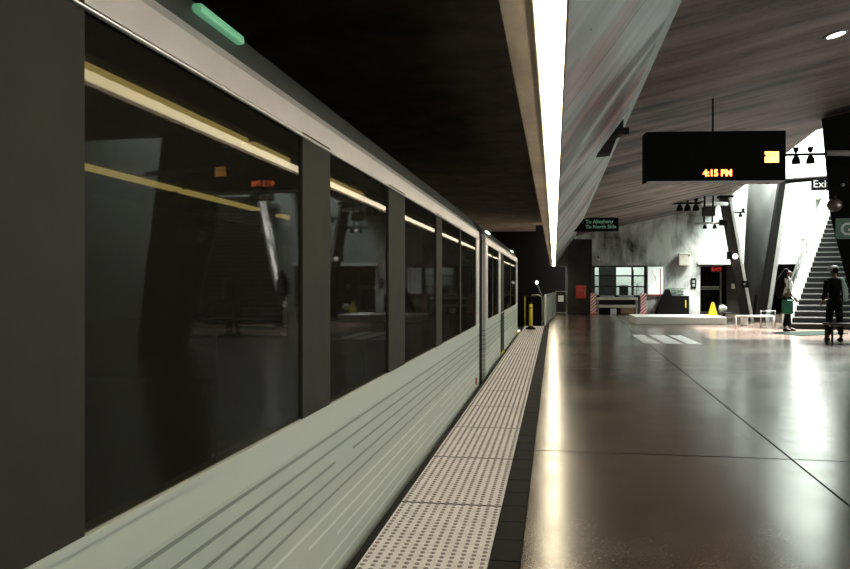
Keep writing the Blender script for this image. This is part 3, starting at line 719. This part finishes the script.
for v in bm.verts: v.co += Vector((random.uniform(-1, 1), random.uniform(-1, 1), random.uniform(-1, 1)))*.012
tag(obj('white_bag', bm, M_white), 'crumpled white bag on the small black table', 'bag')

# low rail
def lowrail(x0, x1, y0, y1, h, lab):
    t = thing('low_rail', ((x0+x1)/2, (y0+y1)/2, 0), lab, 'rail')
    bm = B(); tube(bm, [(x0, y0, h), (x1, y1, h)], .028, 8); obj('top_bar', bm, M_white, t)
    for x, y in ((x0, y0), (x1, y1)):
        bm = B(); tube(bm, [(x, y, 0), (x, y, h)], .026, 8); obj('post', bm, M_white, t)
lowrail(5.28, 6.36, 23.6, 23.75, .36, 'low white tubular rail at the foot of the leaning struts')
t = thing('glass_screen', (6.4, 23.9, 0), 'small clear glass screen behind the standing person at left', 'screen')
bm = B(); box(bm, 6.12, 6.50, 24.1, 24.115, .04, .50); obj('pane', bm, M_clear, t)
bm = B()
for x in (6.10, 6.50): tube(bm, [(x, 24.1, 0), (x, 24.1, .52)], .018, 8)
tube(bm, [(6.1, 24.1, .5), (6.5, 24.1, .5)], .015, 8); obj('frame', bm, M_steel, t)
t = thing('litter_box', (5.85, 25.2, 0), 'small white topped box seen through the low rail', 'box')
bm = B(); box(bm, 5.80, 5.98, 25.1, 25.3, 0, .26, bev=.02); obj('body', bm, M_white, t)
bm = B(); box(bm, 5.79, 5.99, 25.09, 25.31, .24, .29, bev=.01); obj('lid', bm, M_grey, t)

# flat mottled white bars on the floor
for x0, x1, lab in ((1.97, 2.28, 'leftmost of the mottled white bars on the floor'), (2.42, 2.78, 'middle one of the mottled white bars on the floor'), (2.88, 3.18, 'rightmost of the mottled white bars on the floor')):
    bm = B(); box(bm, x0, x1, 17.3, 20.2, .0005, .003)
    tag(obj('floor_marking', bm, M_floorbar), lab, 'floor marking', 'white bars on the floor')
bm = B(); prism_z(bm, [(5.75, 21.6), (7.3, 22.6), (7.6, 21.5), (6.1, 20.4)], 0, .015)
tag(obj('entrance_mat', bm, M_mat), 'dark green mat on the floor in front of the stairs', 'mat')

# ============================================================ STAIRCASE
t = thing('staircase', (7.2, 23.8, 0), 'long dark stair with pale nosings climbing to daylight at right', 'stairs')
sd = Vector((.46, .888, 0)).normalized(); sr = Vector((1, -.10, 0)).normalized()
O = Vector((6.78, 23.6, 0)); NS = 30; rise, run, wid = .17, .30, 2.6
for nm, mt in (('steps', M_dark), ('nosings', M_white)):
    bm = B()
    for k in range(NS):
        p = O + sd*run*k
        if nm == 'steps':
            q = p + sd*(run+.02)
            prism_z(bm, [(p.x, p.y), (p.x+sr.x*wid, p.y+sr.y*wid), (q.x+sr.x*wid, q.y+sr.y*wid), (q.x, q.y)], max(0, rise*k-.25), rise*(k+1)-.012)
        else:
            p = p - sd*.015; q = p + sd*.07
            prism_z(bm, [(p.x, p.y), (p.x+sr.x*wid, p.y+sr.y*wid), (q.x+sr.x*wid, q.y+sr.y*wid), (q.x, q.y)], rise*(k+1)-.03, rise*(k+1))
    obj(nm, bm, M_grey if nm == 'nosings' else plain('stair_grey', (.022, .022, .021), .7, spec=.3), t)
bm = B()   # left parapet
e = O + sd*run*NS; th = sr*-.22
lo = [O, e]
vs = []
for p, z0 in ((O, 0), (e, rise*NS)):
    for q in (p, p+th):
        vs.append(bm.verts.new((q.x, q.y, max(0, z0-.3)))); vs.append(bm.verts.new((q.x, q.y, z0+.55)))
for f in ((0, 1, 3, 2), (4, 5, 7, 6), (0, 1, 5, 4), (2, 3, 7, 6), (1, 3, 7, 5), (0, 2, 6, 4)): bm.faces.new([vs[i] for i in f])
obj('parapet', bm, M_white, t)
for off, h in ((-.11, .80), (-.11, 1.05)):
    bm = B(); a_ = O+sr*off; b_ = e+sr*off
    tube(bm, [(a_.x, a_.y, h), (b_.x, b_.y, h+rise*NS)], .035, 8)
    for k in range(0, NS, 5):
        p = a_ + sd*run*k; tube(bm, [(p.x, p.y, rise*k+.5), (p.x, p.y, rise*k+h)], .02, 6)
    obj('handrail', bm, M_steel, t)
bm = B(); e2 = e + sr*wid
prism_z(bm, [(e.x, e.y), (e2.x, e2.y), (e2.x, Yf-.02), (e.x, Yf-.02)], rise*NS-.25, rise*NS); obj('landing', bm, M_grey, t)

# ============================================================ LEFT END OF PLATFORM
t = thing('yellow_bollard', (-.62, 22.2, 0), 'yellow bollard with black foot on the end of the tactile strip', 'bollard')
bm = B(); lathe(bm, [(.15, 0), (.13, .04), (.07, .07), (.06, .09)], 20, (-.66, 22.1, .007)); obj('base', bm, M_rubber, t)
bm = B(); lathe(bm, [(.052, .08), (.05, .70), (.04, .72)], 20, (-.66, 22.1, .007)); obj('post', bm, M_yellow, t)
bm = B(); lathe(bm, [(.054, .60), (.054, .63)], 20, (-.66, 22.1, .007)); lathe(bm, [(.035, .72), (.03, .78)], 12, (-.66, 22.1, .007)); obj('cap', bm, M_black, t)
t = thing('end_cabinet', (-.55, 24.4, 0), 'dark round cornered cabinet behind the yellow bollard', 'cabinet')
bm = B(); box(bm, -.88, -.38, 24.10, 24.6, 0, .93, bev=.03); obj('body', bm, M_blackm, t)
bm = B(); tube(bm, [(-.70, 24.05, .96), (-.48, 24.05, .97), (-.40, 24.05, .92), (-.36, 24.05, .80), (-.36, 24.05, 0)], .022, 8); obj('hoop', bm, M_grey, t)
bm = B(); tube(bm, [(-.90, 24.05, 0), (-.90, 24.05, .92)], .012, 8); obj('yellow_edge', bm, M_yellow, t)
t = thing('railing', (-.1, 27, 0), 'pale picket railing running back beside the platform end', 'railing')
P0, P1 = Vector((-.27, 24.2, 0)), Vector((.02, 31, 0))
bm = B()
for z_ in (.08, .95): tube(bm, [P0+Vector((0, 0, z_)), P1+Vector((0, 0, z_))], .025, 8)
obj('rail', bm, M_grey, t)
for k in range(8):
    p = P0.lerp(P1, k/7); bm = B(); box(bm, p.x-.025, p.x+.025, p.y-.025, p.y+.025, 0, .98); obj('post', bm, M_white if k == 0 else M_grey, t)
for k in range(7):
    p = P0.lerp(P1, (k+.08)/7); q = P0.lerp(P1, (k+.92)/7); bm = B()
    bm.faces.new([bm.verts.new(v) for v in (p+Vector((0, 0, .12)), q+Vector((0, 0, .12)), q+Vector((0, 0, .9)), p+Vector((0, 0, .9)))])
    gp = obj('panel', bm, plain('frosted_panel', (.30, .33, .31), .4), t)
    md = gp.modifiers.new('thick', 'SOLIDIFY'); md.thickness = .012
t = thing('pole_lamp', (-.6, 26.2, 0), 'small round lit lamp on a slanting arm behind the end cabinet', 'lamp')
bm = B(); bmesh.ops.create_uvsphere(bm, u_segments=14, v_segments=10, radius=.055, matrix=T(-.58, 26.2, 1.36)); obj('globe', bm, M_bulb, t)
bm = B(); tube(bm, [(-.58, 26.22, 1.30), (-.36, 26.6, .82), (-.36, 26.6, 0)], .018, 8); obj('arm', bm, M_grey, t)
t = thing('gate_panel', (.3, 34.4, 0), 'dark framed panel with a white paper at the end of the railing', 'gate')
bm = B(); box(bm, .08, .54, 34.42, 34.46, 0, .96); obj('panel', bm, M_black, t)
bm = B()
for x in (.06, .52): box(bm, x, x+.03, 34.38, 34.5, 0, 1.0)
for z_ in (.02, .96): box(bm, .06, .55, 34.38, 34.5, z_, z_+.03)
obj('frame', bm, M_grey, t)
bm = B(); box(bm, .18, .42, 34.40, 34.415, .52, .80); obj('paper', bm, M_wtext, t)

# ============================================================ BENCH
t = thing('platform_bench', (6.6, 18.4, 0), 'low dark bench with thin metal legs at the right edge', 'bench')
bm = B()
for k in range(4): box(bm, 5.98, 7.6, 17.95+.13*k, 18.06+.13*k, .40, .44, bev=.008)
obj('seat', bm, M_dark, t)
for x in (6.04, 7.5):
    for y in (18.0, 18.4):
        bm = B(); tube(bm, [(x, y, 0), (x, y, .41)], .025, 8); obj('leg', bm, M_black, t)
bm = B(); tube(bm, [(6.04, 18.2, .38), (7.5, 18.2, .38)], .02, 6); obj('rail', bm, M_steel, t)

# ============================================================ PEOPLE
def skin(name, pts, edges, radii, mat, parent=None, sub=2):
    me = bpy.data.meshes.new(name); me.from_pydata(pts, edges, []); me.update()
    o = bpy.data.objects.new(name, me); COL.objects.link(o); me.materials.append(mat)
    md = o.modifiers.new('skin', 'SKIN'); md.use_smooth_shade = True
    sv = me.skin_vertices[0].data
    for i, r in enumerate(radii): sv[i].radius = r if isinstance(r, tuple) else (r, r)
    sv[0].use_root = True
    o.modifiers.new('sub', 'SUBSURF').levels = sub; o.modifiers['sub'].render_levels = sub
    if parent: o.parent = parent
    return o
def hand(add, wrist, d, side, curl):
    d = d.normalized(); side = side.normalized(); nrm = d.cross(side).normalized()
    palm = add(wrist, [(d*.045, .022), (d*.085, .024)])
    for k, ln in enumerate((.070, .078, .072, .055)):
        b0 = d*.09 + side*(.027-.018*k)
        add(palm, [(b0, .0095), (b0+d*ln*.5+nrm*curl*.02, .0085), (b0+d*ln*.85+nrm*curl*.05, .0075)], absolute=wrist)
    b0 = d*.035+side*.03
    add(wrist, [(b0, .011), (b0+d*.03+side*.025, .010), (b0+d*.06+side*.03+nrm*curl*.02, .008)])
def person(loc, rz, label, sk, J, hair, clothes):
    t = thing('person', loc, label, 'person'); t.rotation_euler = (0, 0, rz)
    P, E_, R = [], [], []
    def node(p, r, par=None):
        P.append(Vector(p)); R.append(r)
        if par is not None: E_.append((par, len(P)-1))
        return len(P)-1
    pel = node(J['pelvis'], (.13, .10))
    ch = node(J['waist'], (.115, .085), pel); ch2 = node(J['chest'], (.14, .10), ch); up = node(J['upper'], (.10, .08), ch2)
    nk = node(J['neck'], .052, up); ch_ = node(J['jaw'], .06, nk); hd = node(J['head'], (.078, .092), ch_); tp = node(J['crown'], (.06, .07), hd)
    node(J['nose'], .014, hd)
    for s_ in ('l', 'r'):
        sh = node(J['sh_'+s_], .055, up); el = node(J['el_'+s_], .038, sh); wr = node(J['wr_'+s_], .024, el)
        def add(par, chain, absolute=None):
            base = P[par] if absolute is None else P[absolute]; last = par
            for off, r in chain: last = node(base+off, r, last)
            return last
        dd = P[wr]-P[el]
        hand(add, wr, dd, Vector((0, 1 if s_ == 'l' else -1, 0)).cross(dd).normalized()*1.0 + Vector((.3, 0, 0)), .6)
        hp = node(J['hip_'+s_], .085, pel); kn = node(J['kn_'+s_], .055, hp); cf = node((Vector(J['kn_'+s_])*.6+Vector(J['an_'+s_])*.4), .052, kn); an = node(J['an_'+s_], .034, cf)
        to = node(Vector(J['an_'+s_])+Vector((.10, 0, -.045)), .030, an); node(Vector(J['an_'+s_])+Vector((.17, 0, -.055)), .024, to)
    body = skin('body', [tuple(p) for p in P], E_, R, sk, t)
    for nm, chain, mt, lab in clothes:
        pts = [c[0] for c in chain]; rr = [c[1] for c in chain]; ed = [(c[2], i) for i, c in enumerate(chain) if c[2] is not None]
        o = skin(nm, pts, ed, rr, mt, t)
        if lab: o['label'] = lab
    pts = [c[0] for c in hair]; o = skin('hair', pts, [(i, i+1) for i in range(len(pts)-1)], [c[1] for c in hair], M_hair, t)
    hv = Vector(J['head'])
    for s_ in (-1, 1):
        bm = B(); bmesh.ops.create_uvsphere(bm, u_segments=10, v_segments=8, radius=.012, matrix=T(hv.x+.078, hv.y+s_*.032, hv.z+.005))
        me = bpy.data.meshes.new('eye'); bm.to_mesh(me); bm.free(); me.materials.append(M_white); e_ = bpy.data.objects.new('eye', me); COL.objects.link(e_); e_.parent = t
        bm = B(); bmesh.ops.create_uvsphere(bm, u_segments=10, v_segments=8, radius=.022, matrix=T(hv.x-.005, hv.y+s_*.082, hv.z-.01) @ Matrix.Diagonal((.7, .4, 1.3, 1)))
        me = bpy.data.meshes.new('ear'); bm.to_mesh(me); bm.free(); me.materials.append(sk); e_ = bpy.data.objects.new('ear', me); COL.objects.link(e_); e_.parent = t
    return t
# x = forward, y = left, z = up in each person's own frame
J = dict(pelvis=(0, 0, .93), waist=(.0, 0, 1.08), chest=(.01, 0, 1.26), upper=(.0, 0, 1.40), neck=(.01, 0, 1.47), jaw=(.035, 0, 1.53), head=(.03, 0, 1.60), crown=(.02, 0, 1.66), nose=(.125, 0, 1.58),
         sh_l=(-.01, .17, 1.38), el_l=(-.02, .21, 1.10), wr_l=(.14, .20, .93), sh_r=(-.01, -.17, 1.38), el_r=(-.03, -.21, 1.10), wr_r=(.12, -.20, .92),
         hip_l=(.0, .09, .86), kn_l=(.05, .10, .48), an_l=(.09, .10, .085), hip_r=(.0, -.09, .86), kn_r=(-.02, -.10, .48), an_r=(-.10, -.10, .085))
top = [((0, 0, .94), (.145, .12), None), ((0, 0, 1.10), (.13, .10), 0), ((.01, 0, 1.27), (.155, .115), 1), ((0, 0, 1.40), (.11, .085), 2),
       ((-.01, .17, 1.38), .068, 3), ((-.02, .205, 1.14), .055, 4), ((-.01, -.17, 1.38), .068, 3), ((-.03, -.205, 1.14), .055, 6)]
tro = [((0, 0, 1.02), (.15, .12), None), ((0, 0, .86), (.15, .12), 0), ((.02, .09, .80), .10, 1), ((.05, .10, .48), .078, 2), ((.085, .10, .12), .062, 3), ((0, -.09, .80), .10, 1), ((-.02, -.10, .48), .078, 5), ((-.09, -.10, .12), .062, 6)]
p1 = person((6.30, 22.2, .016), 0, 'person in white top with long dark hair standing by the stairs, in profile', M_skin, J,
            [((.03, 0, 1.70), .045), ((-.02, 0, 1.665), (.075, .085)), ((-.075, 0, 1.58), (.075, .07)), ((-.14, 0, 1.42), (.14, .12)), ((-.19, 0, 1.22), (.15, .13)), ((-.20, 0, 1.02), (.12, .10)), ((-.18, 0, .90), (.05, .05))],
            [('blouse', top, M_cloth1, 'white short sleeved blouse'), ('leggings', tro, M_cloth2, 'dark leggings'),
             ('shoe', [((.05, .10, .035), .045, None), ((.16, .10, .03), .04, 0), ((.26, .10, .026), .03, 1)], M_blackm, 'dark shoe'),
             ('shoe', [((-.14, -.10, .035), .045, None), ((-.03, -.10, .03), .04, 0), ((.07, -.10, .026), .03, 1)], M_blackm, 'dark shoe')])
t = thing('shoulder_bag', (6.48, 21.95, .7), 'dark green bag held at the hip of the person in white', 'bag')
bm = B(); box(bm, 6.07, 6.35, 21.80, 21.90, .50, .88, bev=.03); obj('body', bm, M_green, t)
bm = B(); tube(bm, [(6.20, 21.85, .86), (6.24, 21.86, 1.2), (6.27, 21.92, 1.48), (6.29, 22.02, 1.50)], .012, 6); obj('strap', bm, M_green, t)
J2 = dict(J); 
coat = [((0, 0, .84), (.175, .16), None), ((0, 0, 1.10), (.15, .12), 0), ((.01, 0, 1.27), (.17, .135), 1), ((0, 0, 1.42), (.13, .105), 2),
        ((-.01, .17, 1.40), .085, 3), ((-.02, .22, 1.10), .062, 4), ((.13, .205, .945), .048, 5), ((-.01, -.17, 1.40), .085, 3), ((-.03, -.22, 1.10), .062, 7), ((.11, -.205, .935), .048, 8)]
p2 = person((6.36, 18.80, .001), PI*.55, 'person in dark coat and pale cap standing behind the bench', M_skin, J2,
            [((.0, 0, 1.69), .06), ((-.05, 0, 1.62), (.07, .07)), ((-.06, 0, 1.54), (.05, .06))],
            [('coat', coat, M_cloth2, 'dark coat'), ('trousers', tro, M_cloth2, 'dark trousers'),
             ('scarf', [((.10, -.13, 1.42), (.045, .03), None), ((.15, -.16, 1.2), (.06, .025), 0), ((.16, -.17, .98), (.06, .025), 1), ((-.08, -.13, 1.44), (.045, .03), 0), ((-.13, -.17, 1.2), (.07, .03), 3), ((-.14, -.18, .90), (.07, .03), 4)], M_cloth3, 'grey green striped scarf over one shoulder'),
             ('shoe', [((.04, .10, .035), .045, None), ((.16, .10, .03), .04, 0), ((.25, .10, .026), .03, 1)], M_blackm, None),
             ('shoe', [((-.15, -.10, .035), .045, None), ((-.03, -.10, .03), .04, 0), ((.06, -.10, .026), .03, 1)], M_blackm, None)])
bm = B(); lathe(bm, [(.092, 1.665), (.092, 1.69), (.075, 1.72), (.03, 1.735)], 20, (.02, 0, 0)); box(bm, .08, .20, -.06, .06, 1.648, 1.66, bev=.004)
me = bpy.data.meshes.new('cap'); bm.to_mesh(me); bm.free(); me.materials.append(M_grey); cp = bpy.data.objects.new('cap', me); COL.objects.link(cp); cp.parent = p2; cp['label'] = 'pale grey peaked cap'
